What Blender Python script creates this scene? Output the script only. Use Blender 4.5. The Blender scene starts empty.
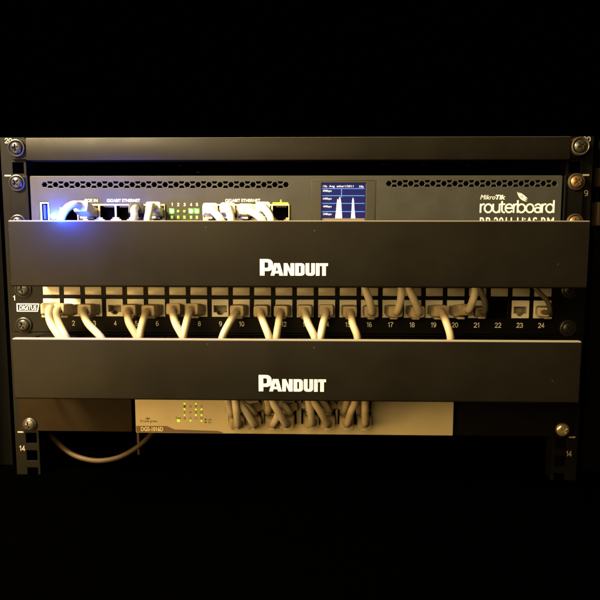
import bpy, bmesh, math, random
from mathutils import Vector, Matrix
random.seed(4)
S = 0.001                                   # everything below is written in millimetres
scene = bpy.context.scene
COL = scene.collection
U = 44.45
HH = 15.875

# ------------------------------------------------------------------ camera
CAM = Vector((17.25, -493.68, 53.57)); PITCH, YAW, ROLL, FPX = .1053, -.0235, .0017, 580.4
fw = Vector((math.sin(YAW)*math.cos(PITCH), math.cos(YAW)*math.cos(PITCH), -math.sin(PITCH)))
rt = Vector((math.cos(YAW), -math.sin(YAW), 0)); up = rt.cross(fw)
rt, up = math.cos(ROLL)*rt+math.sin(ROLL)*up, -math.sin(ROLL)*rt+math.cos(ROLL)*up
def at(u, v, Y):
    """the point at depth Y (mm, towards the viewer is negative) seen at u, v of the 600 px photograph"""
    d = fw + rt*((u-300)/FPX) - up*((v-306)/FPX)
    return CAM + d*((Y-CAM.y)/d.y)
cam = bpy.data.cameras.new("camera"); cam.sensor_width = 36; cam.sensor_fit = 'HORIZONTAL'
cam.lens = FPX/600*36; cam.shift_y = .01; cam.clip_start = .01; cam.clip_end = 100
co = bpy.data.objects.new("camera", cam); COL.objects.link(co)
m3 = Matrix((rt, up, -fw)).transposed()
co.matrix_world = Matrix.Translation(CAM*S) @ m3.to_4x4()
scene.camera = co

# ------------------------------------------------------------------ materials
MATS = {}
def mat(name, col, rough=.5, metal=0., spec=.5, var=.12, scale=60., bump=0., bscale=900., emit=None, es=1., fleck=0., top_light=0.):
    m = bpy.data.materials.new(name); m.use_nodes = True
    nt = m.node_tree; b = nt.nodes["Principled BSDF"]
    b.inputs["Roughness"].default_value = rough; b.inputs["Metallic"].default_value = metal
    b.inputs["Specular IOR Level"].default_value = spec
    tc = nt.nodes.new("ShaderNodeTexCoord")
    n = nt.nodes.new("ShaderNodeTexNoise"); n.inputs["Scale"].default_value = scale; n.inputs["Detail"].default_value = 6
    nt.links.new(tc.outputs["Object"], n.inputs["Vector"])
    r = nt.nodes.new("ShaderNodeValToRGB")
    r.color_ramp.elements[0].position = .3; r.color_ramp.elements[1].position = .7
    r.color_ramp.elements[0].color = tuple(c*(1-var) for c in col)+(1,)
    r.color_ramp.elements[1].color = tuple(min(1, c*(1+var)) for c in col)+(1,)
    nt.links.new(n.outputs["Fac"], r.inputs["Fac"])
    out = r.outputs["Color"]
    if fleck:                               # handled paint: soft smudges in the sheen
        ns = nt.nodes.new("ShaderNodeTexNoise"); ns.inputs["Scale"].default_value = 14; ns.inputs["Detail"].default_value = 8; ns.inputs["Distortion"].default_value = 1.2
        nt.links.new(tc.outputs["Object"], ns.inputs["Vector"])
        rr = nt.nodes.new("ShaderNodeMapRange"); rr.inputs[1].default_value = .3; rr.inputs[2].default_value = .7; rr.inputs[3].default_value = rough-.09; rr.inputs[4].default_value = rough+.09
        nt.links.new(ns.outputs["Fac"], rr.inputs[0]); nt.links.new(rr.outputs[0], b.inputs["Roughness"])
    if fleck:                               # sparse pale dust specks lying on the paint
        v = nt.nodes.new("ShaderNodeTexVoronoi"); v.inputs["Scale"].default_value = 110
        nt.links.new(tc.outputs["Object"], v.inputs["Vector"])
        t = nt.nodes.new("ShaderNodeMath"); t.operation = 'LESS_THAN'; t.inputs[1].default_value = .045
        nt.links.new(v.outputs["Distance"], t.inputs[0])
        w = nt.nodes.new("ShaderNodeSeparateColor"); nt.links.new(v.outputs["Color"], w.inputs[0])
        g = nt.nodes.new("ShaderNodeMath"); g.operation = 'GREATER_THAN'; g.inputs[1].default_value = .90
        nt.links.new(w.outputs[0], g.inputs[0])
        k = nt.nodes.new("ShaderNodeMath"); k.operation = 'MULTIPLY'
        nt.links.new(t.outputs[0], k.inputs[0]); nt.links.new(g.outputs[0], k.inputs[1])
        k2 = nt.nodes.new("ShaderNodeMath"); k2.operation = 'MULTIPLY'; k2.inputs[1].default_value = fleck
        nt.links.new(k.outputs[0], k2.inputs[0])
        mx = nt.nodes.new("ShaderNodeMixRGB"); mx.inputs["Color2"].default_value = (.35, .3, .22, 1)
        nt.links.new(k2.outputs[0], mx.inputs["Fac"]); nt.links.new(out, mx.inputs["Color1"]); out = mx.outputs["Color"]
    if top_light:                                # light caught on upward faces and rounded edges, put into the colour
        ge = nt.nodes.new("ShaderNodeNewGeometry"); sx = nt.nodes.new("ShaderNodeSeparateXYZ"); nt.links.new(ge.outputs["Normal"], sx.inputs[0])
        mr = nt.nodes.new("ShaderNodeMapRange"); mr.inputs[1].default_value = .35; mr.inputs[2].default_value = .9; mr.inputs[4].default_value = top_light
        nt.links.new(sx.outputs["Z"], mr.inputs[0])
        md = nt.nodes.new("ShaderNodeMixRGB"); md.inputs["Color2"].default_value = (.42, .38, .30, 1)
        nt.links.new(mr.outputs[0], md.inputs["Fac"]); nt.links.new(out, md.inputs["Color1"]); out = md.outputs["Color"]
    nt.links.new(out, b.inputs["Base Color"])
    if bump:
        n2 = nt.nodes.new("ShaderNodeTexNoise"); n2.inputs["Scale"].default_value = bscale; n2.inputs["Detail"].default_value = 2
        nt.links.new(tc.outputs["Object"], n2.inputs["Vector"])
        bp = nt.nodes.new("ShaderNodeBump"); bp.inputs["Strength"].default_value = bump; bp.inputs["Distance"].default_value = .00015
        nt.links.new(n2.outputs["Fac"], bp.inputs["Height"]); nt.links.new(bp.outputs["Normal"], b.inputs["Normal"])
    if emit:
        b.inputs["Emission Color"].default_value = tuple(emit)+(1,); b.inputs["Emission Strength"].default_value = es
    MATS[name] = m
    return m
BLACK_COVER = mat("black_powder_coat", (.0062, .0052, .0036), .5, spec=.13, bump=.4, bscale=2200, fleck=.3, top_light=.6, var=.22, scale=25)
BLACK_RAIL = mat("black_rail_paint", (.0031, .0027, .0021), .5, spec=.1, bump=.3, bscale=2000, fleck=.3)
BLACK_PLATE = mat("black_panel_paint", (.0030, .0028, .0028), .45, spec=.1, bump=.2, bscale=2000)
CHANNEL = mat("dull_black_channel", (.0009, .0008, .0008), .8, spec=.05)
BLACK_DEEP = mat("black_inside", (.003, .003, .003), .9, spec=.05)
SHELF_PAINT = mat("shelf_black_paint", (.0072, .0060, .0042), .5, spec=.15, bump=.4, bscale=2200, fleck=.3, top_light=.5)
CASE_GREY = mat("router_grey_paint", (.037, .037, .0335), .5, spec=.25, bump=.4, bscale=2200, top_light=.3)
BRACKET = mat("bracket_brown_black", (.011, .0065, .0025), .55, spec=.06, bump=.2, bscale=2000)
SWITCH_FACE = mat("switch_silver_beige", (.46, .39, .26), .42, metal=.0, spec=.4, var=.05, bump=.12)
SWITCH_BAND = mat("switch_bronze_band", (.13, .085, .045), .5)
PORT_METAL = mat("port_shield_metal", (.62, .56, .42), .35, metal=.35, var=.08)
JACK = mat("jack_white_plastic", (.80, .76, .66), .4, var=.05)
JACK_IN = mat("jack_inner_plastic", (.36, .32, .25), .5)
GOLD = mat("gold_contacts", (.6, .42, .15), .3, metal=1)
LABEL_PLASTIC = mat("label_window_plastic", (.47, .43, .35), .3, var=.1, spec=.5)
BEIGE = mat("beige_cable_jacket", (.43, .375, .275), .48, var=.08, scale=200, bump=.1)
BEIGES = [BEIGE, mat("beige_cable_jacket_pale", (.47, .415, .315), .45, var=.1, scale=160, bump=.1), mat("beige_cable_jacket_grimy", (.37, .30, .19), .52, var=.16, scale=120, bump=.15)]
BEIGE_DARK = mat("beige_cable_boot", (.33, .265, .175), .5, var=.1, scale=200)
TAN_CABLE = mat("tan_cable_jacket", (.042, .023, .0075), .65, var=.1)
WHITE_CABLE = mat("white_cable_jacket", (.74, .72, .66), .45, var=.04)
GREY_CABLE = mat("grey_cable_jacket", (.35, .34, .33), .45)
DARK_CABLE = mat("dark_cable_jacket", (.075, .062, .045), .5)
BLACK_BOOT = mat("black_rubber_boot", (.012, .012, .014), .5)
WHITE_PRINT = mat("white_print", (.85, .86, .88), .6, var=.03)
PALE_PRINT = mat("pale_print", (.30, .29, .28), .6, var=.05)
DARK_PRINT = mat("dark_print", (.05, .035, .02), .6)
CREAM_PRINT = mat("cream_print", (.7, .62, .45), .6)
GREEN_PRINT = mat("yellow_green_print", (.38, .55, .04), .5)
GREEN_GLOW = mat("green_led_glow", (.03, .12, .01), .4, emit=(.10, .36, .01), es=1.2)
STEEL_DARK = mat("gunmetal_screw", (.10, .095, .09), .32, metal=.8, var=.2, scale=400)
STEEL_BLACK = mat("black_screw", (.022, .022, .024), .33, metal=.3)
CLIP = mat("brown_clip_paint", (.045, .034, .018), .5)
BRASS = mat("brass_screw", (.27, .165, .08), .45, metal=.8, var=.2, scale=400)
NICKEL = mat("nickel_screw", (.75, .66, .48), .28, metal=.8, var=.15, scale=400)
WASHER = mat("black_cup_washer", (.022, .020, .018), .38, spec=.5)
WASHER_METAL = mat("bronze_cup_washer", (.085, .066, .042), .42, metal=.5)
LED_GREEN_HOT = mat("led_green_lit", (.4, .8, .2), .4, emit=(.75, 1, .55), es=1.6)
LED_GREEN = mat("led_green_dim", (.2, .5, .05), .4, emit=(.22, .75, .03), es=.9)
LED_YELLOW = mat("led_yellow_dim", (.5, .5, .05), .4, emit=(.6, .7, .03), es=.6)
LED_LIME = mat("led_lime_lit", (.4, .7, .02), .4, emit=(.42, .80, .01), es=.75)
LED_BLUE = mat("led_blue_lit", (.1, .3, 1), .3, emit=(.16, .62, 1), es=9)
SCREEN_BLUE = mat("display_navy", (.004, .004, .012), .25, spec=.1, emit=(.022, .021, .135), es=.8)
SCREEN_LINE = mat("display_blue_line", (.02, .05, .1), .3, emit=(.09, .27, .85), es=1)
SCREEN_WHITE = mat("display_white", (.3, .3, .3), .3, emit=(.95, .95, .92), es=1)
SCREEN_AXIS = mat("display_axis", (.1, .07, .04), .3, emit=(.32, .2, .1), es=.7)
SLOT_BLUE = mat("blue_glowing_tongue", (.01, .03, .35), .4, emit=(.0, .02, .55), es=.5)  # the tongue is no lamp; blue light put into its emission
FLOOR_BLACK = mat("black_floor_mat", (.0002, .0002, .0002), 1, spec=0)

# ------------------------------------------------------------------ object helpers
ORG = {}
FLAT = {'front_panel', 'front_plate', 'upright', 'mounting_ear', 'mounting_bracket', 'outer_channel', 'port_shield', 'jack', 'display_frame', 'back_plate', 'name_band', 'logo_lettering', 'logo_frame', 'usb_port', 'module_cage'}
def thing(name, label, cat, org, group=None):
    o = bpy.data.objects.new(name, None); COL.objects.link(o)
    o.empty_display_size = .01; o.location = Vector(org)*S
    o["label"] = label; o["category"] = cat
    if group: o["group"] = group
    ORG[o] = Vector(org)
    return o
def put(name, bm, m, parent, label=None, smooth=True):
    """one mesh object from a bmesh written in world millimetres"""
    org = ORG[parent] if parent else Vector((0, 0, 0))
    for v in bm.verts: v.co = (v.co-org)*S
    me = bpy.data.meshes.new(name); bm.to_mesh(me); bm.free()
    me.materials.append(m)
    if smooth:
        me.shade_smooth()
        me.set_sharp_from_angle(angle=math.radians(35 if len(me.polygons) and not name in FLAT else 12))
    o = bpy.data.objects.new(name, me); COL.objects.link(o)
    if parent: o.parent = parent
    ORG[o] = org
    if label: o["label"] = label
    return o
def copy_part(o, parent, delta, m=None, rot=None, label=None):
    c = o.copy(); COL.objects.link(c); c.parent = parent; c.location = Vector(o.location)+Vector(delta)*S
    ORG[c] = ORG[parent]
    if label: c["label"] = label
    return c
def box(bm, x0, x1, y0, y1, z0, z1, bev=0., seg=2):
    r = bmesh.ops.create_cube(bm, size=1)
    for v in r['verts']:
        v.co = Vector(((x0+x1)/2+v.co.x*(x1-x0), (y0+y1)/2+v.co.y*(y1-y0), (z0+z1)/2+v.co.z*(z1-z0)))
    if bev:
        es = list({e for v in r['verts'] for e in v.link_edges})
        bmesh.ops.bevel(bm, geom=es, offset=bev, segments=seg, affect='EDGES', profile=.5)
    return bm
def boxes(*bs, bev=0.):
    bm = bmesh.new()
    for b in bs: box(bm, *b, bev=bev)
    return bm
def curve_bm(cu):
    o = bpy.data.objects.new("tmp", cu); COL.objects.link(o)
    dg = bpy.context.evaluated_depsgraph_get()
    me = bpy.data.meshes.new_from_object(o.evaluated_get(dg))
    bm = bmesh.new(); bm.from_mesh(me)
    bpy.data.objects.remove(o); bpy.data.curves.remove(cu); bpy.data.meshes.remove(me)
    return bm
def plate(loops, y0, y1, bev=.25):
    """a flat sheet in the X-Z plane with any number of holes: loops[0] outline, others holes; y0 is the front"""
    cu = bpy.data.curves.new("tmp", 'CURVE'); cu.dimensions = '2D'; cu.fill_mode = 'BOTH'
    for lp in loops:
        sp = cu.splines.new('POLY'); sp.points.add(len(lp)-1); sp.use_cyclic_u = True
        for p, q in zip(sp.points, lp): p.co = (q[0], q[1], 0, 1)
    t = (y1-y0)/2
    cu.extrude = t-bev
    if bev: cu.bevel_depth = bev; cu.bevel_resolution = 1; cu.offset = -bev
    bm = curve_bm(cu)
    bmesh.ops.remove_doubles(bm, verts=bm.verts, dist=1e-4)
    for v in bm.verts: v.co = Vector((v.co.x, (y0+y1)/2-v.co.z, v.co.y))
    bmesh.ops.recalc_face_normals(bm, faces=bm.faces)
    return bm
def rect(x0, x1, z0, z1): return [(x0, z0), (x1, z0), (x1, z1), (x0, z1)]
def rrect(x0, x1, z0, z1, r, n=4):
    o = []
    for cx, cz, a0 in ((x1-r, z1-r, 0), (x0+r, z1-r, 90), (x0+r, z0+r, 180), (x1-r, z0+r, 270)):
        for k in range(n+1):
            a = math.radians(a0+90*k/n); o.append((cx+r*math.cos(a), cz+r*math.sin(a)))
    return o
def text_bm(s, x0, x1, z0, z1, y, shear=0., bold=0., space=1., th=.12):
    cu = bpy.data.curves.new("tmp", 'FONT'); cu.body = s; cu.size = 10; cu.shear = shear; cu.offset = bold
    cu.space_character = space; cu.extrude = .5; cu.resolution_u = 4
    bm = curve_bm(cu)
    xs = [v.co.x for v in bm.verts]; ys = [v.co.y for v in bm.verts]
    a, b, c, d = min(xs), max(xs), min(ys), max(ys)
    for v in bm.verts:
        v.co = Vector((x0+(v.co.x-a)/(b-a)*(x1-x0), y-v.co.z*th*2*.5-th/2, z0+(v.co.y-c)/(d-c)*(z1-z0)))
    return bm
def text_px(s, u0, v0, u1, v1, y, **k):
    """lettering whose box is given by two corners of the photograph, standing at depth y"""
    a, b = at(u0, v1, y), at(u1, v0, y)
    return text_bm(s, a.x, b.x, a.z, b.z, y, **k)
def arcp(cx, cy, rx, ry, a0, a1, n=18): return [(cx+rx*math.cos(math.radians(a0+(a1-a0)*k/n)), cy+ry*math.sin(math.radians(a0+(a1-a0)*k/n))) for k in range(n+1)]
GLYPH = {                               # width, strokes; digits stand 1.4 high, x-height 1
    '0': (.8, [arcp(.4, .7, .4, .7, 0, 360, 30)]),
    '1': (.5, [[(0, 1.08), (.18, 1.14), (.36, 1.4), (.36, 0)]]),
    '2': (.8, [arcp(.4, 1.0, .38, .4, 170, -25)+[(.03, .0), (.82, .0)]]),
    '3': (.8, [arcp(.38, 1.04, .34, .36, 160, -90)+arcp(.38, .36, .42, .38, 90, -165)]),
    '4': (.86, [[(.62, 0), (.62, 1.4), (0, .4), (.88, .4)]]),
    '5': (.8, [[(.74, 1.4), (.14, 1.4), (.06, .72)]+arcp(.38, .44, .41, .45, 130, -160)]),
    '6': (.8, [arcp(.4, .43, .38, .43, 0, 360, 26), arcp(.5, .72, .48, .68, 75, 190)]),
    '7': (.8, [[(0, 1.4), (.78, 1.4)]+arcp(1.0, .0, .72, 1.2, 105, 180)]),
    '8': (.8, [arcp(.4, 1.05, .33, .35, 0, 360, 24), arcp(.4, .36, .4, .37, 0, 360, 26)]),
    '9': (.8, [arcp(.4, .97, .38, .43, 0, 360, 26), arcp(.3, .68, .48, .68, 10, -105)]),
    'r': (.36, [[(0, 0), (0, 1)], arcp(.36, .56, .36, .44, 180, 78)]),
    'o': (.92, [arcp(.46, .5, .46, .5, 0, 360, 32)]),
    'u': (.8, [[(0, 1)]+arcp(.4, .4, .4, .4, 180, 360)+[(.8, 1)], [(.8, .4), (.8, 0)]]),
    't': (.46, [[(.16, 1.34)]+arcp(.46, .3, .3, .3, 180, 275), [(-.04, 1), (.5, 1)]]),
    'e': (.88, [[(.04, .53), (.88, .53)], arcp(.45, .5, .45, .5, 4, 318, 28)]),
    'b': (.92, [[(0, 0), (0, 1.44)], arcp(.47, .5, .46, .5, 0, 360, 32)]),
    'a': (.78, [arcp(.4, .64, .37, .36, 150, 0)+[(.77, 0)], arcp(.38, .29, .37, .29, 0, 360, 24)]),
    'd': (.92, [[(.93, 0), (.93, 1.44)], arcp(.46, .5, .46, .5, 0, 360, 32)]),
}
def strokes(word, x0, x1, z0, z1, y, wt=.17, gap=.3, th=.12):
    """monoline lettering fitted to a box: each stroke a thin raised ribbon"""
    segs = []; cx = 0
    for ch in word:
        w, st = GLYPH[ch]
        segs += [[(cx+a, b) for a, b in s_] for s_ in st]; cx += w+gap
    h = wt/2
    xs = [p[0] for s_ in segs for p in s_]; zs = [p[1] for s_ in segs for p in s_]
    ax, bx, az, bz = min(xs)-h, max(xs)+h, min(zs)-h, max(zs)+h
    bm = bmesh.new()
    for i, s_ in enumerate(segs):
        closed = abs(s_[0][0]-s_[-1][0])+abs(s_[0][1]-s_[-1][1]) < 1e-4
        if closed: s_ = s_[:-1]
        n = len(s_); L_, R_ = [], []
        for k in range(n):
            p = Vector(s_[k]); q0 = Vector(s_[k-1 if k or closed else 0]); q1 = Vector(s_[(k+1) % n if k < n-1 or closed else k])
            d0 = (p-q0).normalized() if (p-q0).length else (q1-p).normalized(); d1 = (q1-p).normalized() if (q1-p).length else d0
            n0 = Vector((-d0.y, d0.x)); n1 = Vector((-d1.y, d1.x)); m = (n0+n1).normalized(); m = m*(h/max(.45, m.dot(n0)))
            if not closed and k == 0: p = p-d1*h*.5
            if not closed and k == n-1: p = p+d0*h*.5
            L_.append(p+m); R_.append(p-m)
        yy = y-th-.012*i/len(segs)*8
        def V(p, yv): return bm.verts.new((x0+(p.x-ax)/(bx-ax)*(x1-x0), yv, z0+(p.y-az)/(bz-az)*(z1-z0)))
        F = [(V(a, yy), V(b, yy), V(a, y-.01), V(b, y-.01)) for a, b in zip(L_, R_)]
        for k in range(n if closed else n-1):
            a, b = F[k], F[(k+1) % n]
            bm.faces.new((a[0], a[1], b[1], b[0])); bm.faces.new((a[0], b[0], b[2], a[2])); bm.faces.new((a[1], a[3], b[3], b[1]))
    bmesh.ops.recalc_face_normals(bm, faces=bm.faces)
    return bm
def strokes_px(w, u0, v0, u1, v1, y, **k):
    a, b = at(u0, v1, y), at(u1, v0, y)
    return strokes(w, a.x, b.x, a.z, b.z, y, **k)
def join(*bms):
    out = bmesh.new()
    for b in bms:
        me = bpy.data.meshes.new("tmp"); b.to_mesh(me); b.free(); out.from_mesh(me); bpy.data.meshes.remove(me)
    return out
def lathe(cx, cz, prof, n=40):
    """prof: (radius, y) pairs, spun about the axis that points at the viewer"""
    bm = bmesh.new(); rings = []
    for r, y in prof:
        rings.append([bm.verts.new((cx+r*math.cos(2*math.pi*k/n), y, cz+r*math.sin(2*math.pi*k/n))) for k in range(n)])
    for a, b in zip(rings, rings[1:]):
        for k in range(n): bm.faces.new((a[k], a[(k+1) % n], b[(k+1) % n], b[k]))
    if prof[0][0] > 0: bm.faces.new(rings[0])
    if prof[-1][0] > 0: bm.faces.new(rings[-1])
    bmesh.ops.recalc_face_normals(bm, faces=bm.faces)
    return bm
def screw(parent, x, z, y, m, wm, rot=0., r=5.0, rw=7.4, wh=2.2, label=None):
    """pan head with a cross recess, in a cup washer"""
    bm = bmesh.new(); n, nr = 72, 22
    rows = []
    for i in range(nr+1):
        rr = r*i/nr; row = []
        for k in range(n):
            a = 2*math.pi*k/n; px, pz = rr*math.cos(a), rr*math.sin(a)
            qx = px*math.cos(rot)+pz*math.sin(rot); qz = -px*math.sin(rot)+pz*math.cos(rot)
            h = 2.3*math.sqrt(max(0, 1-(rr/r*.97)**2))+.6
            def arm(p, q): return min(1, max(0, (.66-abs(p))/.22+.0))*min(1, max(0, (3.0-abs(q))/.7))
            h -= 1.7*max(arm(qx, qz), arm(qz, qx), min(1, max(0, (1.25-rr)/.4)))
            row.append(bm.verts.new((x+px, y-wh*.55-h, z+pz)))
        rows.append(row)
    c = bm.verts.new((x, y-wh*.55-1.1, z))
    for v in rows[0]: pass
    for a, b in zip(rows[1:], rows[2:]):
        for k in range(n): bm.faces.new((a[k], a[(k+1) % n], b[(k+1) % n], b[k]))
    for k in range(n): bm.faces.new((c, rows[1][(k+1) % n], rows[1][k]))
    base = [bm.verts.new((v.co.x, y, v.co.z)) for v in rows[-1]]
    for k in range(n): bm.faces.new((rows[-1][k], rows[-1][(k+1) % n], base[(k+1) % n], base[k]))
    for v in rows[0]: bm.verts.remove(v)
    bmesh.ops.recalc_face_normals(bm, faces=bm.faces)
    o = put("screw", bm, m, parent, label)
    w = lathe(x, z, [(rw, y), (rw, y-wh*.7), (rw-.35, y-wh), (rw-1.0, y-wh-.25), (r+.7, y-wh*.8), (r+.15, y-wh*.35), (r-.2, y-.2)])
    put("washer", w, wm, o)
    return o
def catmull(P, n=10):
    P = [Vector(p) for p in P]; Q = [P[0]*2-P[1]]+P+[P[-1]*2-P[-2]]; out = []
    for i in range(1, len(Q)-2):
        a, b, c, d = Q[i-1:i+3]
        for k in range(n):
            t = k/n
            out.append(.5*((2*b)+(c-a)*t+(2*a-5*b+4*c-d)*t*t+(3*b-a-3*c+d)*t**3))
    out.append(P[-1]); return out
def tube(P, r, n=18, seg=10):
    pts = catmull(P, seg); bm = bmesh.new(); rings = []
    t = (pts[1]-pts[0]).normalized(); nrm = t.orthogonal().normalized()
    for i, p in enumerate(pts):
        t2 = (pts[min(i+1, len(pts)-1)]-pts[max(i-1, 0)]).normalized()
        nrm = (nrm - t2*nrm.dot(t2)).normalized(); bi = t2.cross(nrm)
        rings.append([bm.verts.new(p+(nrm*math.cos(2*math.pi*k/n)+bi*math.sin(2*math.pi*k/n))*r) for k in range(n)])
    for a, b in zip(rings, rings[1:]):
        for k in range(n): bm.faces.new((a[k], a[(k+1) % n], b[(k+1) % n], b[k]))
    bm.faces.new(rings[0]); bm.faces.new(rings[-1])
    bmesh.ops.recalc_face_normals(bm, faces=bm.faces)
    return bm
def loft(secs, upv=Vector((0, 0, 1)), n=32):
    """secs: (centre, width, height, exponent); superellipse rings across the line of centres"""
    bm = bmesh.new(); rings = []
    for i, (c, w, h, e) in enumerate(secs):
        t = (Vector(secs[min(i+1, len(secs)-1)][0])-Vector(secs[max(i-1, 0)][0])).normalized()
        sd = t.cross(upv).normalized(); u2 = sd.cross(t)
        ring = []
        for k in range(n):
            a = 2*math.pi*(k+.5)/n; ca, sa = math.cos(a), math.sin(a)
            x = math.copysign(abs(ca)**(2/e), ca)*w/2; z = math.copysign(abs(sa)**(2/e), sa)*h/2
            ring.append(bm.verts.new(Vector(c)+sd*x+u2*z))
        rings.append(ring)
    for a, b in zip(rings, rings[1:]):
        for k in range(n): bm.faces.new((a[k], a[(k+1) % n], b[(k+1) % n], b[k]))
    bm.faces.new(rings[0]); bm.faces.new(rings[-1])
    bmesh.ops.recalc_face_normals(bm, faces=bm.faces)
    return bm
def cable(label, group, port, boot, path, jm, bmat, r=2.95, bw=12.2, bh=9.8, plug_out=9., kind="patch_cable"):
    """a lead: plug in its port, moulded boot, jacket bending away; port and boot are points, path runs on from the boot"""
    port, boot = Vector(port), Vector(boot)
    root = thing(kind, label, "cable", port, group)
    mid = Vector((port.x+(boot.x-port.x)*.18, port.y-plug_out, port.z+(boot.z-port.z)*.18))
    d = (boot-mid)
    path = [Vector(q)+Vector((random.uniform(-.5, .5), random.uniform(-.7, .7), random.uniform(-.4, .4))) if 0 < i < len(path)-2 else Vector(q) for i, q in enumerate(path)]
    if jm is BEIGE: jm = random.choice(BEIGES)
    L = lambda t: mid+d*t
    put("plug", loft([(port+Vector((0, 5, 0)), 11.2, 7.6, 9), (port, 11.2, 7.6, 9), (mid, 11.2, 7.6, 9)]), JACK_IN if jm is not WHITE_CABLE else PORT_METAL, root)
    put("boot", loft([(L(-.12), bw-1.1, bh-1.1, 8), (L(-.05), bw-.3, bh-.3, 8), (L(.02), bw, bh, 8), (L(.5), bw, bh, 8), (L(.9), bw-.5, bh-.4, 7), (L(.985), bw-1.0, bh-.9, 6),
                      (L(1.0), bw-2.2, bh-2.0, 5), (L(1.005), r*2+.8, r*2+.6, 3), (L(1.09), r*2+.5, r*2+.4, 2.2)], n=48), bmat, root)
    lo = put("latch", boxes((mid.x-3, mid.x+3, mid.y-7, mid.y+8, mid.z-bh/2-1.6, mid.z-bh/2+.2), bev=.5), JACK_IN if jm is not WHITE_CABLE else jm, root)
    j0 = L(.78)
    put("jacket", tube([j0, boot]+[Vector(p) for p in path], r), jm, root)
    return root

# ------------------------------------------------------------------ setting: black ground under the rack, nothing behind
fl = boxes((-3000, 3000, -3000, 3000, -176, -172)); f = put("floor", fl, FLOOR_BLACK, None); f["kind"] = "structure"

# ------------------------------------------------------------------ rack
ZT, ZB = 142.6, -151.0
rack = thing("equipment_rack", "black steel equipment rack whose two punched uprights carry every device", "rack", (0, 0, -172))
def rail(sx):
    xi, xo = 225.6, 247.0
    hs = []
    for k in range(-3, 4):
        for h in (HH, 0, -HH):
            z = k*U+h
            if ZB+6 < z < ZT-3: hs.append(rrect(232.55-4.75, 232.55+4.75, z-4.75, z+4.75, .5, 2))
    zn = -3*U-HH+4.75                     # the lowest hole is cut open by the end of the upright
    loops = [[(xi, ZB), (227.8, ZB), (227.8, zn), (237.3, zn), (237.3, ZB), (xo, ZB), (xo, ZT), (xi, ZT)]]+hs
    if sx < 0: loops = [[(-x, z) for x, z in reversed(l)] for l in loops]
    bm = plate(loops, 0, 2.2, .3)
    a, b = sorted((sx*xi, sx*(xi+2.0)))
    box(bm, a, b, 2.25, 20 if sx < 0 else 14, ZB, ZT)
    a, b = sorted((sx*(xo-2), sx*xo)); box(bm, a, b, 2.25, 44, ZB, ZT)
    o = put("upright", bm, BLACK_RAIL, rack)
    # unit numbers and tick marks printed beside the holes
    for n_, x0, x1, z0, z1 in {-1: ((20, -242.7, -236.5, 138, 142.2), (14, -243.6, -238.3, -129.3, -124.2)), 1: ((20, 237.6, 244, 138, 142.2), (19, 238, 244.3, 94, 99), (14, 237.3, 242.2, -129.2, -124.2))}[sx]:
        put("unit_number", strokes(str(n_), x0, x1, z0, z1, 0, wt=.22), PALE_PRINT, o)
    for z in (111.2, -111.9):
        a, b = sorted((sx*238.9, sx*244.4)); put("tick_mark", boxes((a, b, -.13, -.02, z-.6, z+.6)), PALE_PRINT, o)
    return o
rail(-1); rail(1)
for sx in (-1, 1):                       # outer slotted channel and cabinet side
    sq = [rect(262, 284, ZB, ZT)]+[rect(263.8, 270.5, z-6, z+6) for z in (97, 119 if sx > 0 else 60,)]
    if sx < 0: sq = [[(-x, z) for x, z in reversed(l)] for l in sq]
    put("outer_channel", plate(sq, 22, 24, .2), CHANNEL, rack)
    put("side_panel", boxes((sx*285.5-1, sx*285.5+1, -5, 330, ZB, ZT)), FLOOR_BLACK, rack)
    if sx > 0:
        put("cage_clip", boxes((258.5, 262.5, 10, 21.5, 103, 119), (257.5, 262.5, 10, 21.5, 70, 90), bev=.6), CLIP, rack)
put("back_panel", boxes((-284, 284, 328, 330, ZB, ZT)), FLOOR_BLACK, rack)
put("base", boxes((-287, 287, -4, 330, -172, ZB-.2)), FLOOR_BLACK, rack)

# ------------------------------------------------------------------ shelf at the top
shelf = thing("rack_shelf", "black shelf with a folded front lip, topmost in the rack above the router", "shelf", (0, 0, 122))
bm = bmesh.new()
box(bm, -220.5, 224, -10, -7.6, 122.4, 140.6, bev=.7)
box(bm, -219.6, 223.2, -7.5, 250, 138.2, 140.2)
put("tray", bm, SHELF_PAINT, shelf)
put("bottom_fold", boxes((-219.6, 214, -7.4, 4, 122.6, 124.2), bev=.4), SHELF_PAINT, shelf)
for sx, a, b in ((-1, -236.8, -217.5), (1, 220.5, 237.2)):
    lp = rrect(a, b, 124.2, 140.6, 1.5)
    put("mounting_ear", plate([lp], -2.4, -.15, .4), BLACK_RAIL, shelf)
screw(shelf, *[at(15, 147.5, -6)[i] for i in (0, 2)], -2.4, STEEL_BLACK, WASHER, .1, 5.0, 7.3)
p = at(580.5, 146, -9)
put("spacer", lathe(p.x, p.z, [(7.6, -2.4), (7.6, -6.8), (7.2, -7.2), (3, -7.2)]), WASHER_METAL, shelf)
screw(shelf, p.x, p.z, -7.2, STEEL_DARK, WASHER_METAL, .5, 5.0, 7.5, 2.4)
# short thin dashes in the gap behind the lip
sc_ = []
for u, v, w in ((385, 164.3, 9), (424, 164.8, 6), (231, 164.5, 3), (180, 166, 3), (198, 172.5, 3), (468, 165.5, 2)):
    q = at(u, v, 30); sc_.append((q.x-w*.45, q.x+w*.45, 30, 30.3, q.z-.25, q.z+.35))

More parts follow.
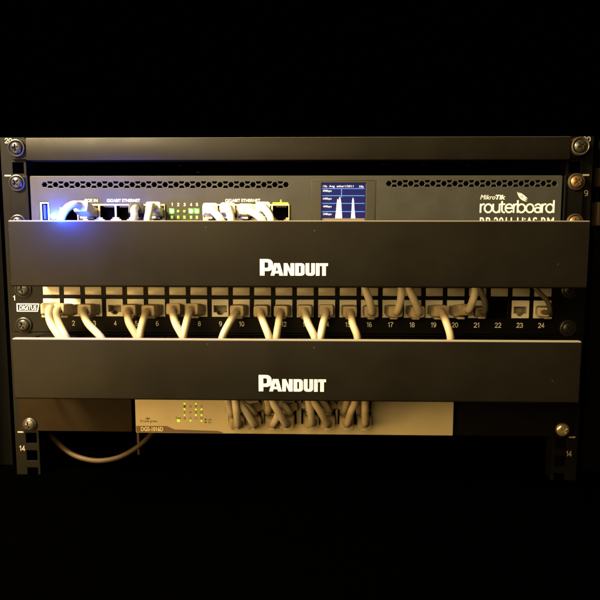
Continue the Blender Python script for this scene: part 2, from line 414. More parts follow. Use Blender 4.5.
# ------------------------------------------------------------------ router
RZ0, RZ1 = 2*U-22.1, 2*U+21.6
router = thing("router", "grey rack router with honeycomb vents, small blue display and two rows of network ports", "router", (0, 0, RZ0))
def px(u, v, y=-3): q = at(u, v, y); return q.x, q.z
YP = -3.0
loops = [rrect(-221.6, 221.6, RZ0, RZ1, 1.2)]
def hexvent(u0, u1, pitch, v):
    k = 0
    while u0+k*pitch <= u1:
        cx, cz = px(u0+k*pitch, v, YP)
        R = 2.35
        loops.append([(cx+R*math.cos(math.radians(60*i)), cz+R*math.sin(math.radians(60*i))) for i in range(6)])
        if u0+(k+1)*pitch <= u1:
            c2, z2 = px(u0+(k+.5)*pitch, v, YP)
            for s in (1, -1):
                q = [(c2-2.1, z2+s*2.75), (c2+2.1, z2+s*2.75), (c2+1.9, z2+s*1.5), (c2+1.1, z2+s*.75), (c2-1.1, z2+s*.75), (c2-1.9, z2+s*1.5)]
                loops.append(q if s < 0 else q[::-1])
        k += 1
hexvent(44.5, 296, 10.98, 184.7); hexvent(389, 556, 11.05, 183.6)
gx0, gz1 = px(83, 204.2, YP); gx1, gz0 = px(165.5, 220, YP); gz0 = gz1-15.5
hx0, hz1 = px(203, 203.8, YP); hx1, _ = px(289.5, 220, YP)
loops.append(rect(gx0+.8, gx1-.8, gz0+.8, gz1-.8)); loops.append(rect(hx0+.8, hx1-.8, gz0+.8, gz1-.8))
ux0, uz1 = px(41.6, 203.6, YP); ux1, _ = px(48, 203, YP); loops.append(rect(ux0, ux1, uz1-14.5, uz1))
fx0, fz1 = px(61, 208.6, YP); fx1, _ = px(77.5, 208, YP); loops.append(rect(fx0, fx1, fz1-10.5, fz1))
sx0, sz1 = px(311.5, 179.8, YP); sx1, sz0 = px(375, 221.5, YP)
dx0, dz1 = px(321.5, 183, YP); dx1, dz0 = px(365.5, 220.5, YP)
dz0 = max(dz0, RZ0+2)
loops.append(rect(dx0, dx1, dz0, dz1))
put("front_panel", plate(loops, YP, -1.6, .3), CASE_GREY, router)
bm = bmesh.new()
for b in ((-218, 218, -1.5, 140, RZ1-2.6, RZ1-1.4), (-218, 218, -1.5, 140, RZ0+1, RZ0+2), (-219, -218, -1.5, 140, RZ0+1, RZ1-1.4), (218, 219, -1.5, 140, RZ0+1, RZ1-1.4), (-218, 218, 60, 61, RZ0+2.1, RZ1-2.7)):
    box(bm, *b)
put("chassis", bm, BLACK_DEEP, router)
# display bezel and display
bz = boxes((sx0, sx0+.7, YP-.35, YP-.02, RZ0+1, sz1), (sx1-.7, sx1, YP-.35, YP-.02, RZ0+1, sz1), (sx0+.7, sx1-.7, YP-.35, YP-.02, sz1-.7, sz1), bev=.1)
disp = put("display", boxes((dx0-1, dx1+1, -1.5, -1.0, dz0-1, dz1+1)), SCREEN_BLUE, router)
put("display_frame", plate([rect(sx0+.8, sx1-.8, RZ0+1, sz1-.8), rrect(dx0-.2, dx1+.2, dz0-.2, dz1+.2, .6)], YP-.5, YP-.02, .15), mat("bezel_grey", (.024, .023, .020), .45, bump=.2), router)
put("bezel_edge", bz, CASE_GREY, router)
yd = -1.5
def dbox(u0, u1, v0, v1, y=yd, t=.08):
    a, b = at(u0, v1, y), at(u1, v0, y); return (a.x, b.x, y-t-.02, y-.02, a.z, b.z)
put("graph_lines", boxes(dbox(322, 364.6, 188.2, 189.0), dbox(322, 364.6, 195.3, 196.1), dbox(322, 364.6, 203, 203.8), dbox(322, 364.6, 211.2, 212), dbox(341, 342, 188.2, 197.5, t=.12)), SCREEN_LINE, disp)
tx = [text_px("10s  Avg  ether1/2011", 323, 185.2, 353.5, 187.8, yd-.05, bold=.05), text_px("10s", 359.3, 185.4, 363.6, 187.6, yd-.05, bold=.05)]
for v, s in ((189.6, "8Mbps"), (197.4, "6Mbps"), (205.2, "4Mbps"), (212.8, "2Mbps")): tx.append(text_px(s, 322.8, v+.2, 331.6, v+2.8, yd-.05, bold=.06))
put("readout", join(*tx), SCREEN_WHITE, disp)
def poly(pts, y, t=.1):
    q = [at(u, v, y) for u, v in pts]; bm = plate([[(a.x, a.z) for a in q]], y-t, y, 0); return bm
put("traffic_peaks", join(poly([(335, 219.5), (336, 211), (336.8, 203), (337.4, 198.8), (338.4, 200.3), (339.3, 197.6), (340.2, 196.6), (341.2, 203), (342.2, 219.5)], yd-.12),
                          poly([(350.8, 219.5), (351.6, 210), (352.2, 199.8), (352.9, 197.4), (353.8, 199.5), (354.4, 209), (355.4, 219.5)], yd-.12)), SCREEN_WHITE, disp)
put("axis_band", boxes(dbox(322, 364.6, 218.3, 221, y=yd-.3)), SCREEN_AXIS, disp)
# network ports
def port_group(x0, x1, z0, z1, name):
    n = 5; w = (x1-x0)/n; lp = [rect(x0, x1, z0, z1)]
    for k in range(n):
        a = x0+k*w; c = a+w/2; hw = w/2-.75
        lp.append([(c-2.6, z0+1.6), (c+2.6, z0+1.6), (c+2.6, z0+3.0), (c+4.2, z0+3.0), (c+4.2, z0+4.4), (c+hw, z0+4.4), (c+hw, z1-1.3), (c-hw, z1-1.3), (c-hw, z0+4.4), (c-4.2, z0+4.4), (c-4.2, z0+3.0), (c-2.6, z0+3.0)])
    o = put("port_shield", plate(lp, YP-1.1, YP+.7, .2), PORT_METAL, router)
    for k in range(n):
        a = x0+k*w
        q = put("network_port", boxes((a+.5, a+w-.5, 9, 9.6, z0, z1), (a+.4, a+.7, -2, 9, z0, z1), (a+w-.7, a+w-.4, -2, 9, z0, z1), (a+.75, a+w-.75, -2, 9, z1-1.0, z1-.7), (a+.75, a+w-.75, -2, 9, z0+.7, z0+1.3)), BLACK_DEEP, router)
        put("contacts", boxes(*[(a+w/2-4.2+i*1.15, a+w/2-3.8+i*1.15, -1, 7, z1-2.2+.0, z1-1.9) for i in range(8)]), GOLD, q)
    return o, [x0+(k+.5)*w for k in range(n)]
_, GA = port_group(gx0, gx1, gz0, gz1, "a")
_, GB = port_group(hx0, hx1, gz0, gz1, "b")
gzc = (gz0+gz1)/2
put("usb_port", join(plate([rect(ux0-.9, ux1+.9, uz1-15, uz1+.9), rect(ux0+.1, ux1-.1, uz1-14, uz1-.1)], YP-.9, YP+.5, .2)), PORT_METAL, router)
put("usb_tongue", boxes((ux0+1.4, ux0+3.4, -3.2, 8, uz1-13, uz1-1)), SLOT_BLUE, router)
put("module_cage", plate([rect(fx0-.8, fx1+.8, fz1-11, fz1+.8), rect(fx0+.1, fx1-.1, fz1-10.4, fz1-.1)], YP-.8, YP+.5, .2), PORT_METAL, router)
lx, lz = px(53.8, 216.2, YP)
put("power_light", lathe(lx, lz, [(2.7, YP), (2.7, YP-.7), (2.1, YP-1.6), (.4, YP-2.1)], 20), LED_BLUE, router, "lit blue power light")
# status lights
a, b = px(169.5, 206.5, YP), px(199.5, 221, YP)
for i, u in enumerate((172, 178.3, 184.6, 191.2, 197)):
    cx, cz = px(u, 211.3, YP)
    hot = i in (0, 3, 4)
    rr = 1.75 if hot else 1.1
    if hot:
        pipe = put("status_light", boxes((cx-2.35, cx+2.35, YP-.3, YP-.02, cz-2.3, cz+2.5), bev=.14), GREEN_GLOW, router)  # light pipe plate; green bloom round the core put into its emission
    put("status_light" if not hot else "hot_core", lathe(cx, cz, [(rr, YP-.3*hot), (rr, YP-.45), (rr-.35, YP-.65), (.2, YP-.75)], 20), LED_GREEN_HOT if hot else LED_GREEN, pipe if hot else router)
    cx, cz = px(u, 217.3, YP)
    put("status_light", boxes((cx-1, cx+1, YP-.4, YP-.02, cz-1.3, cz+1.3), bev=.15), LED_YELLOW if i == 4 else LED_GREEN, router)
    w = 1.0 if i else .7
    put("light_number", strokes_px(str(i+1), u-w, 202.9, u+w, 206.1, YP, wt=.24), WHITE_PRINT, router)
# printed marks
put("port_lettering", join(text_px("POE IN", 85, 199, 97.5, 202, YP, bold=.03), text_px("GIGABIT ETHERNET", 107, 199, 140, 202, YP, bold=.03), text_px("GIGABIT ETHERNET", 225.3, 199, 260.2, 202, YP, bold=.03)), WHITE_PRINT, router)
q0, q1 = px(272.5, 203.8, YP), px(288.3, 202.1, YP)
gm = boxes((q0[0], q1[0], YP-.14, YP-.02, gz1+.15, gz1+1.5))
put("port_marking", join(gm, poly([(279.8, 202), (280.6, 199.6), (281.6, 199.4), (281.2, 201), (282.2, 201), (280.9, 202.2)], YP-.02, .12)), GREEN_PRINT, router)
lg = [text_px("Mikro", 480.3, 194.9, 495.5, 199.5, YP, shear=.25, bold=.0), text_px("Tik", 495.4, 194.9, 505.6, 199.5, YP, shear=.2, bold=.35),
      strokes_px("routerboard", 479.6, 199.8, 554.8, 213.2, YP, wt=.2, gap=.14),
      text_px("RB 2011 UiAS-RM", 479.6, 217.3, 554, 227, YP, bold=.1)]
for k in range(3):                      # the three nested arcs over the letters
    pts = []
    for i in range(11):
        t = i/10; pts.append((517.2+k*1.6+2.0*t+8.0*t*t*(1-.16*k), 191.6+k*.6+(10.0-k*2.1)*(1-(1-t)**1.7)))
    low = [(u+1.5*math.sin(math.pi*i/10), v-1.4*math.sin(math.pi*i/10)) for i, (u, v) in enumerate(pts)]
    lg.append(poly(pts+low[::-1][1:-1], YP-.02, .12))
put("logo_lettering", join(*lg), WHITE_PRINT, router)
# ears, screws
for sx in (-1, 1):
    a, b = sorted((sx*223.4, sx*239.2))
    put("mounting_ear", join(plate([rrect(a, b, RZ0+.2, RZ1+.2, 1.2)], -2.6, -.15, .5), boxes((sx*224.2-.9, sx*224.2+.9, -3.6, -2.5, RZ0+.2, RZ1+.2), bev=.4)), BLACK_RAIL, router)
for u, v, m_, w_, ro, lb in ((16, 182.5, STEEL_BLACK, WASHER, .75, None), (577.5, 181.5, BRASS, WASHER_METAL, .6, "brass coloured screw"), (17, 222.5, STEEL_BLACK, WASHER, .3, None), (576, 222, BRASS, WASHER_METAL, .2, None)):
    q = at(u, v, -5.5); screw(router, q.x, q.z, -2.6, m_, w_, ro, 5.0, 6.9, 1.9, lb)

# ------------------------------------------------------------------ patch panel
patch = thing("patch_bay", "black patch panel with 24 numbered ports in the middle of the rack", "patch panel", (0, 0, -21.9))
PX0 = at(43.5, 305, -2.5).x; PX1 = at(551, 305, -2.5).x
JW = 14.4; PITCHX = (PX1-PX0-JW)/23
pxc = [PX0+JW/2+PITCHX*k for k in range(24)]
jz1, jz0 = at(300, 299.6, -2.5).z, at(300, 317.2, -2.5).z
loops = [rrect(-243.6, 243.6, -21.9, 21.9, 1)]
for x in pxc: loops.append(rect(x-JW/2-.1, x+JW/2+.1, jz0-.1, jz1+.1))
put("front_plate", plate(loops, -2.2, -.1, .3), BLACK_PLATE, patch)
put("rear_bar", boxes((-223, 223, 26, 27, -21, 21)), BLACK_DEEP, patch)
lz1, lz0 = at(300, 287.6, -2.5).z, at(300, 295.6, -2.5).z
def jack_face():
    x0, x1 = -JW/2, JW/2; zc = (jz0+jz1)/2; zo1 = zc+2.3; zo0 = zc-3.6
    op = [(-5.6, zo0), (-3.0, zo0), (-3.0, zo0-1.3), (-1.8, zo0-1.3), (-1.8, zo0-2.3), (1.8, zo0-2.3), (1.8, zo0-1.3), (3.0, zo0-1.3), (3.0, zo0), (5.6, zo0), (5.6, zo1), (-5.6, zo1)]
    bm = plate([rect(x0, x1, jz0, jz1), op], -2.9, 1.2, .3)
    return bm, zo0, zo1
first = None
for k, x in enumerate(pxc):
    lab = boxes((x-JW/2+.1, x+JW/2-.1, -2.75, -2.25, lz0, lz1), bev=.4)
    put("label_window", lab, LABEL_PLASTIC, patch)
    if k == 21: continue                # port 22 has no jack
    if first is None:
        bm, zo0, zo1 = jack_face()
        for v in bm.verts: v.co.x += x
        j = put("jack", bm, JACK, patch)
        inn = boxes((x-6, x+6, 11, 11.6, zo0-2.6, zo1+.4), (x-6.2, x-5.7, 1.25, 11, zo0, zo1), (x+5.7, x+6.2, 1.25, 11, zo0, zo1), (x-5.6, x+5.6, 1.25, 11, zo1+.05, zo1+.5), (x-5.6, x-3.1, 1.25, 11, zo0-.5, zo0-.05), (x+3.1, x+5.6, 1.25, 11, zo0-.5, zo0-.05), (x-3, x+3, 1.25, 11, zo0-2.9, zo0-2.4))
        i_ = put("socket_lining", inn, JACK_IN, j)
        ct = put("contacts", boxes(*[(x-4.2+i*1.15, x-3.75+i*1.15, 1.5, 10.9, zo1-1.2-.0, zo1-.8) for i in range(8)]), GOLD, j)
        first = (j, i_, ct, x)
    else:
        dx = (x-first[3], 0, 0)
        c = copy_part(first[0], patch, dx)
        copy_part(first[1], c, (0, 0, 0)); copy_part(first[2], c, (0, 0, 0))
    n_ = str(k+1)
nums = []
for k, x in enumerate(pxc):
    z = at(300, 324.2, -2.2).z; s = str(k+1); w = {1: 2.5, 2: 5.3}[len(s)]-(.9 if "1" in s else 0)-(.8 if s == "11" else 0)
    put("port_number", strokes(s, x-w/2, x+w/2, z-2.15, z+2.15, -2.2, wt=.2), WHITE_PRINT, patch)

q = at(14.3, 298, -2.2); put("panel_number", strokes("1", q.x-.8, q.x+.6, q.z-2.1, q.z+2.1, -2.2, wt=.22), WHITE_PRINT, patch)
a, b = at(17, 311.5, -2.2), at(39.3, 303.6, -2.2)
lgp = put("logo_frame", join(plate([[(a.x, a.z), (b.x-1.5, a.z), (b.x, b.z), (a.x, b.z)], [(a.x+.8, a.z+.8), (b.x-2.2, a.z+.8), (b.x-.9, b.z-.8), (a.x+.8, b.z-.8)]], -2.35, -2.22, 0),
    text_bm("DIGITUS", a.x+2.2, b.x-2.6, a.z+1.5, b.z-1.5, -2.22, shear=.15, bold=.12)), WHITE_PRINT, patch)
for u, v, ro in ((22, 289.5, .2), (22.7, 325.5, .5), (571, 290, .4), (569, 328.5, .7)):
    q = at(u, v, -5); screw(patch, q.x, q.z, -2.2, STEEL_BLACK, WASHER, ro, 5.2, 7.0, 1.6)

# ------------------------------------------------------------------ cable managers
def panduit(x0, x1, z0, z1, y):
    """heavy block capitals, the first letter taller, drawn on a 0..77 by 0..19 grid; the rest stand 14 high"""
    g = []
    g.append([[(0, 0), (5.2, 0), (5.2, 5.2), (10, 5.2), (13.2, 6.3), (14.8, 9), (15, 12), (14.6, 15.6), (12.4, 18.2), (9, 19), (0, 19)], [(5.2, 8.9), (5.2, 15.3), (8.4, 15.3), (9.7, 14.4), (9.7, 9.8), (8.4, 8.9)]])
    g.append([[(12.2, 0), (16.6, 0), (17.2, 2.6), (21.8, 2.6), (22.4, 0), (26.9, 0), (22.9, 14.3), (16.4, 14.3)], [(18, 5.4), (19.5, 11.2), (21, 5.4)]])
    g.append([[(27.4, 0), (31.6, 0), (31.6, 8), (35.2, 0), (39.4, 0), (39.4, 14.3), (35.2, 14.3), (35.2, 6.6), (31.7, 14.3), (27.4, 14.3)]])
    g.append([[(40.6, 0), (48, 0), (50.4, .8), (51.4, 2.8), (51.4, 11.5), (50.4, 13.5), (48, 14.3), (40.6, 14.3)], [(44.8, 2.9), (44.8, 11.4), (46.4, 11.4), (47.1, 10.7), (47.1, 3.6), (46.4, 2.9)]])
    g.append([[(52.6, 2.6), (53.6, .8), (55.6, 0), (60.2, 0), (62.2, .8), (63.2, 2.6), (63.2, 14.3), (59, 14.3), (59, 3.6), (58.4, 2.9), (57.4, 2.9), (56.8, 3.6), (56.8, 14.3), (52.6, 14.3)]])
    g.append([[(64.4, 0), (68.6, 0), (68.6, 14.3), (64.4, 14.3)]])
    g.append([[(71.6, 0), (75.8, 0), (75.8, 11.2), (78.2, 11.2), (78.2, 14.3), (69.2, 14.3), (69.2, 11.2), (71.6, 11.2)]])
    out = []
    for loops_ in g:
        out.append(plate([[(x0+a/78.2*(x1-x0), z0+b/19*(z1-z0)) for a, b in l] for l in loops_], y-.14, y-.02, 0))
    return join(*out)
def profile(bm, pts, x0, x1):
    a = [bm.verts.new((x0, y, z)) for y, z in pts]; b = [bm.verts.new((x1, y, z)) for y, z in pts]; n = len(pts)
    for k in range(n): bm.faces.new((a[k], a[(k+1) % n], b[(k+1) % n], b[k]))
    bm.faces.new(a); bm.faces.new(b); bmesh.ops.recalc_face_normals(bm, faces=bm.faces)
def manager(label, zc, cu, lu):
    (c00, c01) = cu
    x0, z1 = at(*c00, -55).x, at(*c00, -55).z; x1, z0 = at(*c01, -55).x, at(*c01, -55).z
    zt = z1; zb = z0
    t = thing("cable_manager", label, "cable manager", (0, 0, zc-22), "cable managers with solid front covers")
    R, th, D = 1.5, 1.2, 5.5
    def arc(cy, cz, r, a0, a1, n=6): return [(cy+r*math.cos(math.radians(a0+(a1-a0)*k/n)), cz+r*math.sin(math.radians(a0+(a1-a0)*k/n))) for k in range(n+1)]
    y = -55
    out = [(y+D, zt)]+arc(y+R, zt-R, R, 90, 180)+arc(y+R, zb+R, R, 180, 270)+[(y+D, zb)]
    inn = [(y+D, zb+th)]+arc(y+R, zb+R, R-th, 270, 180)+arc(y+R, zt-R, R-th, 180, 90)+[(y+D, zt-th)]
    bm = bmesh.new(); profile(bm, out+inn, x0, x1)
    cov = put("cover", bm, BLACK_COVER, t)
    a, b = at(*lu[0], -55), at(*lu[1], -55)
    put("logo_lettering", panduit(a.x, b.x, a.z, b.z, -55), WHITE_PRINT, cov)
    put("back_plate", plate([rrect(-243.5, 243.5, zc-21.9, zc+21.9, 1)], -2.0, -.1, .3), BLACK_PLATE, t)
    put("light_baffle", boxes((-214, 214, -53.2, -2.1, zc+1.0, zc+1.8)), BLACK_PLATE, t)  # unseen sheet added to stop key light leaking through the duct
    for s in (1, -1):
        bm = boxes((-216, 216, -13, -2.1, zc+s*20.2-.8, zc+s*20.2+.8))
        for k in range(25):
            x = pxc[0]-PITCHX/2+PITCHX*k
            box(bm, x-1.5, x+1.5, -46.6, -13.1, zc+s*20.2-.8, zc+s*20.2+.8)
        put("finger_row", bm, BLACK_PLATE, t)
    return t
manager("black cable manager whose wide blank cover hides the router's lower edge, upper of two", U, ((8.2, 220.2), (586.4, 288.4)), ((260, 275.5), (328, 259.2)))
manager("black cable manager with wide blank cover between numbered patch panel and beige switch", -U, ((12.2, 338.4), (578.2, 403.5)), ((258.8, 391.2), (326, 375.4)))

# ------------------------------------------------------------------ switch
switch = thing("network_switch", "beige metal network switch with green lights and sixteen ports under the lower cover", "network switch", (0, 0, -2*U-22))
WX0, WX1 = at(135.5, 418, -4).x, at(453.3, 418, -4).x
WZ0, WZ1 = at(300, 434.2, -4).z, -2*U+21.5
YS = -4.0
blocks = []
for u0, u1 in ((228.6, 261), (264.2, 296.4), (301.3, 335.4), (337.8, 371)):
    blocks.append((at(u0, 420, YS).x, at(u1, 420, YS).x))
BZ0, BZ1 = at(300, 424.0, YS).z, at(300, 424.0, YS).z+27
loops = [rrect(WX0, WX1, WZ0, WZ1, .6)]+[rect(a, b, BZ0, BZ1) for a, b in blocks]
put("front_panel", plate(loops, YS, -2.6, .25), SWITCH_FACE, switch)
put("chassis", boxes((WX0+1, WX1-1, -2.5, 120, WZ1-1.6, WZ1-.6), (WX0+1, WX1-1, -2.5, 120, WZ0+.6, WZ0+1.6), (WX0+.5, WX0+1.5, -2.5, 120, WZ0+1.7, WZ1-1.7), (WX1-1.5, WX1-.5, -2.5, 120, WZ0+1.7, WZ1-1.7)), BLACK_PLATE, switch)
for a, b in blocks:
    c = (a+b)/2; zc = (BZ0+BZ1)/2
    put("port_block", boxes((a, b, 9, 10, BZ0, BZ1), (c-.9, c+.9, -3.2, 9, BZ0, BZ1), (a, c-1, -3.2, 9, zc-.9, zc+.9), (c+1, b, -3.2, 9, zc-.9, zc+.9), (a+.05, a+.6, -3.6, 9, BZ0, BZ1), (b-.6, b-.05, -3.6, 9, BZ0, BZ1)), BLACK_PLATE, switch)
    put("port_mark", boxes(*[(q-1.2, q+1.2, YS-.12, YS-.02, BZ0-1.6, BZ0-.3) for q in ((a+c)/2, (b+c)/2)]), DARK_PRINT, switch)
def leds(u, v, r, m):
    cx, cz = px(u, v, YS); put("status_light", boxes((cx-r, cx+r, YS-.3, YS-.02, cz-r*.85, cz+r*.85), bev=.2), m, switch)
leds(178.6, 420.6, 1.3, LED_LIME)
for u, vs in ((184.6, (403.6, 409.2, 415.2)), (190.5, (420.7,)), (196, (403.8, 409.4, 415.1)), (201.6, (409.3, 415.1, 420.8))):
    for v in vs: leds(u, v, .62 if (u, v) == (184.6, 415.2) else .75, LED_LIME)
mk = [text_px("Power", 176, 416.8, 181.4, 418.9, YS)]
for c_, u in enumerate((184.6, 190.5, 196, 201.6)):
    for r_, v in enumerate((406.4, 412.2, 418.2)): mk.append(text_px(str((1, 5, 9, 13)[c_]+r_), u-1.0, v-1.1, u+1.0, v+1.1, YS, bold=.02))
mk.append(text_px("Link", 208, 418.4, 211.8, 420.4, YS)); mk.append(text_px("Act", 208, 421.3, 211.2, 423.2, YS))
mk.append(boxes(*[(px(205.6, v, YS)[0]-.7, px(205.6, v, YS)[0]+.7, YS-.12, YS-.02, px(205, v, YS)[1]-.7, px(205, v, YS)[1]+.7) for v in (419.4, 422.2)]))
put("light_lettering", join(*mk), DARK_PRINT, switch)
lg = [text_px("D-Link green", 140.4, 419.9, 157, 422.9, YS, bold=.1)]
for s in (-1, 0, 1): lg.append(poly([(147.8+s*.5, 419.5), (147.0+s*1.5, 418.6), (147.8+s*2.1, 417.0+.5*abs(s)), (148.6+s*1.5, 418.6)], YS-.02-.01*(s+2), .1))
put("logo_lettering", join(*lg), DARK_PRINT, switch)
def P2(u, v): q = at(u, v, YS); return (q.x, q.z)
bandpts = [P2(136.2, 425.9), P2(166.5, 426), P2(174.5, 429.4), P2(217.5, 431.0), P2(222, 432.2)]
zlow = WZ0+.4
band = [(bandpts[0][0], zlow)]+[(P2(223, 433)[0], zlow)]+bandpts[::-1]
put("name_band", plate([band], YS-.3, YS-.03, 0), SWITCH_BAND, switch)
put("name_lettering", text_px("DGS-1016D", 141, 426.9, 163.2, 431.1, YS-.3, bold=.28), CREAM_PRINT, switch)
put("mounting_bracket", join(plate([rrect(-241, WX0-3.6, WZ0+.3, WZ1, .8)], -2.6, -.15, .3)), BRACKET, switch)
put("mounting_bracket", join(plate([rrect(WX1+3.2, 241, WZ0-.5, WZ1, .8)], -2.6, -.15, .3), boxes((WX1+2.6, WX1+3.1, -3.6, 20, WZ0, WZ1-6))), BLACK_PLATE, switch)
q = at(28.5, 425.5, -5.5); screw(switch, q.x, q.z, -2.6, STEEL_DARK, WASHER, .35, 5.2, 6.2, 1.4)
q = at(563.8, 430.6, -6); screw(switch, q.x, q.z, -2.6, NICKEL, WASHER_METAL, .6, 5.3, 5.9, 1.4, "bright nickel screw")

# ------------------------------------------------------------------ cables at the patch panel
pzc = (jz0+jz1)/2-.6
GP = "patch cables plugged into the patch panel"
def down(n, bu, bv, eu, mid=None, label=None, jm=BEIGE, bm_=BEIGE_DARK, by=-22):
    B = at(bu, bv, by); E = at(eu, 337, -41)
    C = B+Vector(((E.x-B.x)*.12, -7.0, -2.6)); D = Vector((B.x+(E.x-B.x)*.45, -36.5, B.z+(E.z-B.z)*.45-.8))
    T = E+Vector(((E.x-B.x)*.35, 3, -13)); T2 = T+Vector(((E.x-B.x)*.2, 6, -10))
    cable(label, GP, (pxc[n-1], -3, pzc), B, [C, D, E, T, T2], jm, bm_)
def rise(n, bu, bv, eu, label, jm=BEIGE, bm_=BEIGE_DARK, by=-22, r=2.95, sag=0, bw=12.2, bh=9.8):
    B = at(bu, bv, by); E = at(eu, 288, -40)
    C = B+Vector(((E.x-B.x)*.06+sag, -6.5, 1.2)); D = Vector((B.x+(E.x-B.x)*.5+sag, -36, B.z+(E.z-B.z)*.5))
    T = E+Vector(((E.x-B.x)*.3, 3, 12)); T2 = T+Vector((0, 6, 10))
    cable(label, GP, (pxc[n-1], -3, pzc), B, [C, D, E, T, T2], jm, bm_, r=r, bw=bw, bh=bh)
for n, bu, bv, eu, lb in (
    (1, 50, 308, 60.5, "beige cable leaving port 1 at the left end of the patch panel"),
    (2, 58, 309, 66.5, "beige cable leaving patch panel port 2, right beside the port 1 cable"),
    (3, 84, 310, 101, "beige cable leaving patch panel port 3, slanting down to the right"),
    (5, 128.5, 310.5, 136.5, "beige cable leaving patch panel port 5, right of empty port 4"),
    (6, 147.5, 311, 140.5, "beige cable leaving patch panel port 6, leaning left to its neighbour"),
    (7, 173, 309, 182.5, "beige cable leaving patch panel port 7, crossing towards port 8"),
    (8, 191, 309, 184, "beige cable leaving patch panel port 8, left of empty port 9"),
    (10, 236.5, 311, 222.5, "beige cable leaving patch panel port 10, slanting left under empty port 9"),
    (11, 260.5, 311.5, 269.5, "beige cable leaving patch panel port 11, covering its number"),
    (12, 280.5, 311.5, 277, "beige cable leaving patch panel port 12, dropping almost straight"),
    (13, 304.5, 311, 315, "beige cable leaving patch panel port 13, slanting down to the right"),
    (14, 326, 310.5, 320, "beige cable leaving patch panel port 14, leaning left"),
    (15, 350, 312, 357, "beige cable leaving patch panel port 15, left of the first rising cable"),
    (19, 441, 311, 450, "beige cable leaving patch panel port 19, the only one there dropping down")):
    down(n, bu, bv, eu, label=lb)
for n, bu, bv, eu, lb, kw in (
    (16, 371.5, 312, 365.5, "beige cable rising from patch panel port 16 behind the upper cover", {}),
    (17, 396, 311.5, 402, "beige cable rising from patch panel port 17, leaning right", {}),
    (18, 418, 312, 409.5, "beige cable rising from patch panel port 18, leaning left", {}),
    (20, 467, 309.5, 476, "beige cable rising from patch panel port 20 with long sideways boot", {}),
    (21, 481, 312, 480.5, "dark cable rising from patch panel port 21 behind a beige one", dict(jm=DARK_CABLE, bm_=DARK_CABLE, r=2.2, sag=1.5, bw=10, bh=8)),
    (24, 543, 312, 536.5, "thin grey brown cable rising in a curve from patch panel port 24", dict(jm=DARK_CABLE, bm_=BEIGE_DARK, r=1.9, sag=3.5, bw=10.5, bh=8))):
    rise(n, bu, bv, eu, lb, **kw)

# ------------------------------------------------------------------ cables at the router
GR = "network cables plugged into the router"
def rc(px_port, boot, path, label, jm, bm_, **k):
    cable(label, GR, (px_port, -4, gzc+.8), at(*boot), [at(*p) for p in path], jm, bm_, **k)
rc(GA[0], (80.5, 206, -24), [(74.5, 204.6, -32), (68.5, 208.2, -37), (64, 214.5, -40), (60.5, 222, -41), (57, 240, -40)], "white cable leaving the router's first port and bending left over the blue light", WHITE_CABLE, WHITE_CABLE, r=3.1)
rc(GA[3], (135.5, 208, -20), [(134, 210.5, -28), (134, 216, -33), (133, 224, -36), (132, 240, -38)], "grey cable with black boot left of the green router lights", GREY_CABLE, BLACK_BOOT, r=2.9)
rc(GA[4], (153, 206.5, -20), [(150.5, 206.5, -28), (148.5, 213, -34), (147.5, 222, -37), (147, 240, -38)], "white cable in the last port before the green router lights", WHITE_CABLE, WHITE_CABLE)
for k, b, e, lb in ((0, (210.5, 208), 221, "white cable in the router port right after the green lights"), (1, (228, 207.5), 231.5, "white cable dropping nearly straight under the right port lettering"), (2, (246.5, 209), 262.5, "white cable slanting furthest right from the router's right port row"), (3, (263, 206.5), 271.5, "white cable beside the empty last router port with yellow green marking")):
    rc(GB[k], (b[0], b[1], -20), [(b[0]+(e-b[0])*.2, b[1]+2.2, -28), (b[0]+(e-b[0])*.6, b[1]+(220-b[1])*.55, -33), (e, 221, -37), (e+(e-b[0])*.4, 240, -38)], lb, WHITE_CABLE, WHITE_CABLE)

# ------------------------------------------------------------------ cables at the switch
GS = "network cables plugged into the switch"
zr = [BZ0+6.4, BZ1-6.6]
def sc(b, col, row, boot, path, label, by=-20):
    a, c = blocks[b]; x = a+(c-a)*(.25+.5*col)
    Bp = at(boot[0], boot[1], by)
    pts = [at(*p) for p in path]
    T = pts[-1]+Vector((0, 2, 14))
    cable(label, GS, (x, -4, zr[row]), Bp, pts+[T, T+Vector((0, 5, 10))], BEIGE, BEIGE_DARK, r=2.9, bw=12.4, bh=10.4)
nm = ("first", "second", "third", "fourth")
def lab(b, col, row, extra): return "beige cable in the switch's %s port block, %s %s, %s" % (nm[b], ("lower", "upper")[row], ("left", "right")[col], extra)
sc(0, 0, 1, (232, 414, ), [(231, 413, -29), (228.5, 404, -35), (227.5, 399, -37)], lab(0, 0, 1, "running straight up"), -15)
sc(0, 1, 1, (254.5, 413), [(252.5, 412.5, -24), (247, 407, -30), (240, 399, -35)], lab(0, 1, 1, "slanting up left"), -15)
sc(0, 0, 0, (238, 424.5), [(238, 423.5, -30), (236.5, 413, -39), (235, 400, -42)], lab(0, 0, 0, "rising in front"))
sc(0, 1, 0, (254.5, 424.5), [(253, 423, -28), (247, 413, -34), (239, 399, -37)], lab(0, 1, 0, "slanting up left"))
sc(1, 0, 1, (268, 412), [(268, 411, -25), (268, 405, -32), (267.5, 398, -35)], lab(1, 0, 1, "running straight up"), -15)
sc(1, 1, 1, (290, 412), [(288.5, 411.5, -24), (284, 406, -30), (277, 398, -34)], lab(1, 1, 1, "slanting up left"), -15)
sc(1, 0, 0, (273.5, 424.5), [(274, 423, -26), (277.5, 415, -30), (281, 400, -33)], lab(1, 0, 0, "leaning right behind its neighbour"), -19)
sc(1, 1, 0, (286.5, 424.5), [(285, 423, -29), (279.5, 413, -38), (272, 400, -42)], lab(1, 1, 0, "slanting up left in front"))
sc(2, 0, 1, (309, 410), [(309, 409, -25), (310, 404, -30), (311, 398, -34)], lab(2, 0, 1, "mostly hidden"), -15)
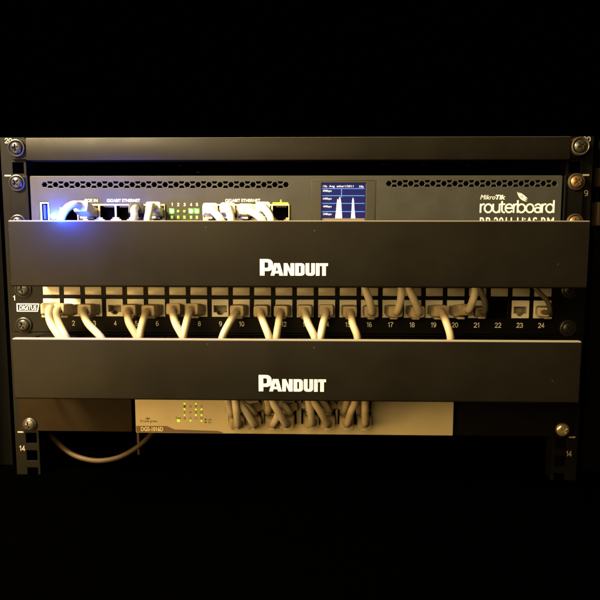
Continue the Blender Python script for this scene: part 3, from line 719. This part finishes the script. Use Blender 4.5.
sc(2, 1, 1, (329.5, 410.5), [(328, 410, -24), (325, 405, -30), (320, 398, -34)], lab(2, 1, 1, "slanting up left"), -15)
sc(2, 0, 0, (312.5, 423), [(312, 422, -29), (310.5, 412, -38), (309, 400, -41)], lab(2, 0, 0, "rising straight"))
sc(2, 1, 0, (328, 424.5), [(326.5, 422.5, -29), (321, 412, -38), (314, 400, -42)], lab(2, 1, 0, "slanting up left"))
sc(3, 0, 1, (343, 411.5), [(344, 410.5, -24), (346.5, 404, -30), (348, 398, -34)], lab(3, 0, 1, "half hidden"), -15)
sc(3, 1, 1, (359.5, 411.5), [(359.5, 410.5, -24), (359, 404, -30), (359, 398, -34)], lab(3, 1, 1, "half hidden"), -15)
sc(3, 0, 0, (346.5, 424), [(348, 422.5, -29), (351.5, 412, -37), (355.5, 400, -41)], lab(3, 0, 0, "leaning right"))
sc(3, 1, 0, (364.8, 424), [(365.2, 422.5, -29), (365.3, 412, -37), (365, 400, -40)], lab(3, 1, 0, "rising straight at the right end"))

# ------------------------------------------------------------------ loose cable and strap under the switch
lc = [at(*p) for p in ((42, 424, 60), (52, 436, 40), (62, 446.5, 22), (74, 455, 14), (88, 459.6, 10), (102, 460.6, 8), (118, 457.5, 8), (132, 450.5, 10), (144, 441.5, 16), (153, 432, 26), (160, 420, 40))]
t = thing("loose_cable", "tan cable sagging below the left bracket of the switch", "cable", lc[5])
put("jacket", tube(lc, 2.25), TAN_CABLE, t)
q = at(138.5, 455, 30)
st = boxes((q.x-1.1, q.x+1.1, 30, 30.8, q.z, q.z+40), bev=.2)
o = put("strap", st, TAN_CABLE, None); o["label"] = "narrow brown strap hanging behind the sagging tan cable"; o["category"] = "strap"
put("gap_dashes", boxes(*sc_), TAN_CABLE, shelf)

# ------------------------------------------------------------------ light
w = bpy.data.worlds.new("World"); scene.world = w; w.use_nodes = True
w.node_tree.nodes["Background"].inputs[0].default_value = (.05, .035, .02, 1)
w.node_tree.nodes["Background"].inputs[1].default_value = 0.004
def area(name, loc, aim, e, col, sx, sy=None):
    l = bpy.data.lights.new(name, 'AREA'); l.energy = e; l.color = col; l.shape = 'RECTANGLE'; l.size = sx; l.size_y = sy or sx
    o = bpy.data.objects.new(name, l); COL.objects.link(o); o.location = Vector(loc)*S
    o.rotation_euler = (Vector(aim)-Vector(loc)).to_track_quat('-Z', 'Y').to_euler()
    return o
area("key_lamp", (-510, -360, 475), (-60, -30, 20), 27, (1, .79, .42), .16)
area("room_fill", (-260, -830, 275), (-20, 0, 0), 7.0, (1, .68, .26), .5)  # added fill, source unseen; stands for light bounced about the room
area("low_fill", (-385, -270, -150), (-150, 0, -95), 2.5, (1, .62, .20), .26)  # added fill, source unseen; brightens the left end of the switch
def point(name, loc, e, col, r):
    l = bpy.data.lights.new(name, 'POINT'); l.energy = e; l.color = col; l.shadow_soft_size = r
    o = bpy.data.objects.new(name, l); COL.objects.link(o); o.location = Vector(loc)*S
q = at(52, 214.5, -9); point("blue_power_glow", q, .25, (.03, .10, 1), .002)
q = at(54, 216.2, -60.5); point("blue_flare_rim", q, .10, (.01, .28, 1), .002)  # added light with no body; cyan bloom on the cover's top edge
q = at(47, 209, -73); point("blue_flare_front", q, .8, (.03, .06, 1), .006)  # added light with no body; stands for blue lens flare at left

scene.view_settings.view_transform = 'Standard'; scene.view_settings.look = 'None'; scene.view_settings.gamma = 1; scene.view_settings.exposure = 0
scene.render.engine = 'CYCLES'
scene.cycles.use_denoising = True
